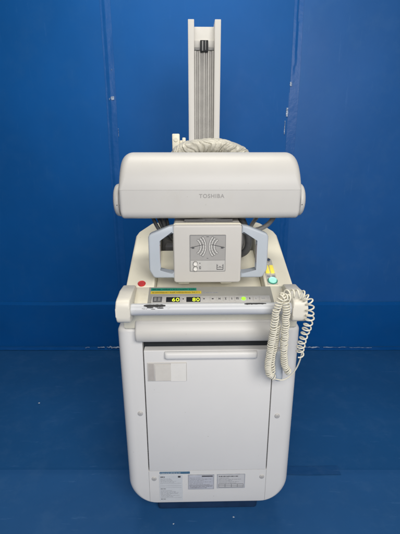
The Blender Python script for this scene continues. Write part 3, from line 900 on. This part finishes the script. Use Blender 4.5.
# ---- cables between tube, collimator and trough
def cable(name, pts, r, mat, seg=12):
    bm = bmesh.new(); tube(bm, smooth_path(pts, 9), r, seg); build(name, bm, mat, mach)
for dx, dy, r in ((0, 0, .0068), (.018, .012, .0062), (.034, .004, .0072), (.047, .02, .006)):
    cable('cable', [(-.235 + dx, .262 + dy, 1.275), (-.205 + dx, .235 + dy, 1.200), (-.182 + dx * .8, .225 + dy, 1.150), (-.150 + dx * .55, .240 + dy, 1.108), (-.110 + dx * .4, .285 + dy, 1.080), (-.06, .33 + dy, 1.06)], r, 'cable')
cable('cable', [(.262, .25, 1.262), (.246, .235, 1.205), (.222, .225, 1.168), (.190, .222, 1.147), (.150, .225, 1.138), (.10, .26, 1.13)], .0085, 'conduit')
cable('cable', [(.205, .285, 1.255), (.190, .275, 1.195), (.165, .275, 1.150), (.150, .29, 1.110), (.140, .31, 1.05), (.130, .33, .98)], .0075, 'conduit')
cable('cable', [(.105, .235, 1.215), (.128, .225, 1.165), (.146, .222, 1.115), (.143, .222, 1.070), (.118, .235, 1.045), (.07, .27, 1.03)], .0125, 'cable')
cable('cable', [(.085, .25, 1.215), (.112, .24, 1.160), (.125, .238, 1.110), (.118, .24, 1.070), (.09, .25, 1.05)], .0085, 'conduit')
for x0, x1, yy in ((-.16, -.11, .25), (.10, .16, .24), (-.04, -.02, .12), (.07, .13, .17)):
    cable('cable', [(x0, yy, 1.213), (x0 * .7 + x1 * .3, yy + .01, 1.2035), ((x0 + x1) / 2, yy - .01, 1.204), (x1, yy, 1.212)], .0055, 'cable')
bm = bmesh.new(); box(bm, .085, .150, .19, .26, 1.196, 1.216, .003); cyl(bm, (.118, .185, 1.190), (.118, .185, 1.216), .010, 16); build('cable_clamp', bm, 'midgrey', mach)

# ---- chassis, rear body and casters
bm = bmesh.new(); box(bm, -.28, .28, .5205, .735, .112, .90, .03, 4); build('rear_body', bm, 'cool', mach)
bm = bmesh.new(); box(bm, -.25, .25, .105, .92, .080, .111, .006); build('chassis', bm, 'dark', mach)
bm = bmesh.new(); box(bm, -.205, .200, .066, .1045, .010, .1115, .012, 3); build('base_shade', bm, 'baseshade', mach)  # added block, dark blue colour stands in for the floor shadow under the body
for x in (-.20, .20):
    for y in (.16, .86):
        bm = bmesh.new(); cyl(bm, (x, y, .0795), (x, y, .066), .02, 20); box(bm, x - .022, x - .016, y - .012, y + .035, .03, .068, .003); box(bm, x + .016, x + .022, y - .012, y + .035, .03, .068, .003)
        c = build('caster', bm, 'steel', mach)
        bm = bmesh.new(); cyl(bm, (x - .0145, y + .018, .036), (x + .0145, y + .018, .036), .0355, 32, .006); build('wheel', bm, 'black', c)

# ------------------------------------------------------------------ crumpled plastic cover over the arm
cov = empty('plastic_cover', 'crumpled off-white cover bunched in an arch behind the tube housing', 'plastic cover', ROOT_M @ Matrix.Translation((.01, .40, 1.39)))
bm = bmesh.new()
arch = smooth_path([(-.128, .39, 1.372), (-.112, .385, 1.408), (-.072, .38, 1.428), (-.015, .38, 1.4375), (.045, .38, 1.4375), (.098, .385, 1.424), (.140, .39, 1.402), (.170, .395, 1.372)], 26)
rings = []; NA = len(arch)
for i, p in enumerate(arch):
    t = (arch[min(i + 1, NA - 1)] - arch[max(i - 1, 0)]).normalized()
    nrm = Vector((-t.z, 0, t.x)); sx = i / (NA - 1); ring = []
    for k in range(72):
        a = 2 * PI * k / 72
        skew = sx * 22 + .9 * math.sin(a * 2 + sx * 9) + .8 * noise.noise(Vector((sx * 9, math.cos(a) * 1.3, math.sin(a) * 1.3)))
        c1 = 1 - min(1, abs(noise.noise(Vector((skew, 2.0, .35 * math.cos(a))))) * 3.2)        # sharp creases across the sleeve
        c2 = 1 - min(1, abs(noise.noise(Vector((skew * 2.1 + 7, 5.0, .6 * math.sin(a))))) * 3.0)
        puff = noise.noise(Vector((sx * 6, math.cos(a) * 1.1, math.sin(a) * 1.1 + 3)))
        r = 1 + .09 * puff - .10 * c1 - .05 * c2 + .03 * noise.noise(Vector((sx * 60, math.cos(a) * 7, math.sin(a) * 7)))
        ring.append(p + nrm * ((.0225 if math.sin(a) > 0 else .042) * r * math.sin(a)) + Vector((0, .075 * r * math.cos(a), 0)))
    rings.append(ring)
ring_loft(bm, rings)
build('film', bm, 'cover', cov, angle=60)
# ------------------------------------------------------------------ hand switch on its coiled cord
sw = empty('hand_switch', 'hand switch with long coiled ivory cord looped over the right bar bracket', 'hand switch', ROOT_M @ Matrix.Translation((.219, -.05, .70)))
def cord(name, pts, rad, pitch, wr=.0024, tag_=None):
    cp = coil_points(smooth_path(pts, 10), rad, pitch, 12, .12)
    bm = bmesh.new(); tube(bm, cp, wr, 7); build(name, bm, 'cord', sw, angle=80)
cord('coiled_cord', [(.222, -.118, 1.012), (.205, -.124, 1.018), (.193, -.126, 1.006), (.186, -.126, .975), (.184, -.115, .915), (.182, -.095, .840), (.181, -.080, .770), (.186, -.074, .735), (.203, -.072, .716)],
     .0092, lambda t: .0100 - .0040 * t)
cord('coiled_cord', [(.206, -.108, 1.020), (.212, -.126, 1.000), (.2145, -.130, .965), (.2165, -.124, .920), (.221, -.105, .855), (.228, -.092, .790), (.238, -.086, .757), (.250, -.084, .742)],
     .0098, .0078)
cord('coiled_cord', [(.198, -.104, .925), (.200, -.090, .880), (.198, -.078, .830), (.194, -.070, .780), (.200, -.066, .730)], .0082, .0095)
cord('coiled_cord', [(.206, -.105, 1.012), (.222, -.098, 1.018), (.245, -.096, 1.017), (.268, -.098, 1.014), (.285, -.106, .998), (.290, -.112, .970), (.289, -.112, .935), (.283, -.105, .895), (.277, -.095, .850), (.276, -.088, .805)],
     .0115, .0165, .0025)
bm = bmesh.new(); tube(bm, smooth_path([(.283, -.088, .815), (.283, -.080, .790), (.277, -.068, .750), (.262, -.064, .720), (.236, -.066, .703), (.205, -.070, .710)], 8), .0024, 8)
build('straight_cord', bm, 'cord', sw)
bm = bmesh.new()
secs = [(.802, .006), (.798, .0095), (.785, .0115), (.765, .0135), (.740, .0145), (.715, .0150), (.700, .0140), (.692, .010)]
ring_loft(bm, [[Vector((.218 + (.80 - z) * .05 + r * math.cos(2 * PI * k / 20), -.048 + (z - .70) * .02 + r * .85 * math.sin(2 * PI * k / 20), z)) for k in range(20)] for z, r in secs])
grip = build('grip', bm, 'bluegrey', sw, angle=60)
bm = bmesh.new(); cyl(bm, (.217, -.047, .801), (.217, -.047, .812), .0065, 18, .002); build('trigger_button', bm, 'white', grip)

# ------------------------------------------------------------------ camera, lamps, world
cam_d = bpy.data.cameras.new('camera'); cam = bpy.data.objects.new('camera', cam_d); COL.objects.link(cam)
cam.location = (0, 0, 1.45); cam.rotation_euler = (R(90 - 17.5), 0, 0)
cam_d.sensor_fit = 'VERTICAL'; cam_d.sensor_height = 36; cam_d.sensor_width = 27
cam_d.lens = 36 * 400 / 534; cam_d.clip_start = .05; cam_d.clip_end = 60
sc.camera = cam

def area(name, loc, rot, sx, sy, e, col=(1, 1, 1)):
    l = bpy.data.lights.new(name, 'AREA'); l.shape = 'RECTANGLE'; l.size = sx; l.size_y = sy; l.energy = e; l.color = col
    o = bpy.data.objects.new(name, l); COL.objects.link(o); o.location = loc; o.rotation_euler = rot
    return o
area('area_lamp', (-.05, 1.80, 2.95), (0, 0, 0), 1.6, .40, 25, (1, .96, .86))  # ceiling lamp above the machine, towards the wall
area('area_lamp', (.45, -1.15, 2.30), (R(60), 0, R(11)), 2.4, 1.2, 90, (1, .972, .935))  # added unseen fill light behind the camera, brightens the machine front
w = bpy.data.worlds.new('World'); sc.world = w; w.use_nodes = True
bg = w.node_tree.nodes['Background']; bg.inputs['Color'].default_value = (1.0, .98, .95, 1); bg.inputs['Strength'].default_value = .12
sc.view_settings.view_transform = 'Standard'; sc.view_settings.look = 'None'
sc.view_settings.exposure = 0; sc.view_settings.gamma = 1; sc.view_settings.use_curve_mapping = False
sc.render.engine = 'CYCLES'
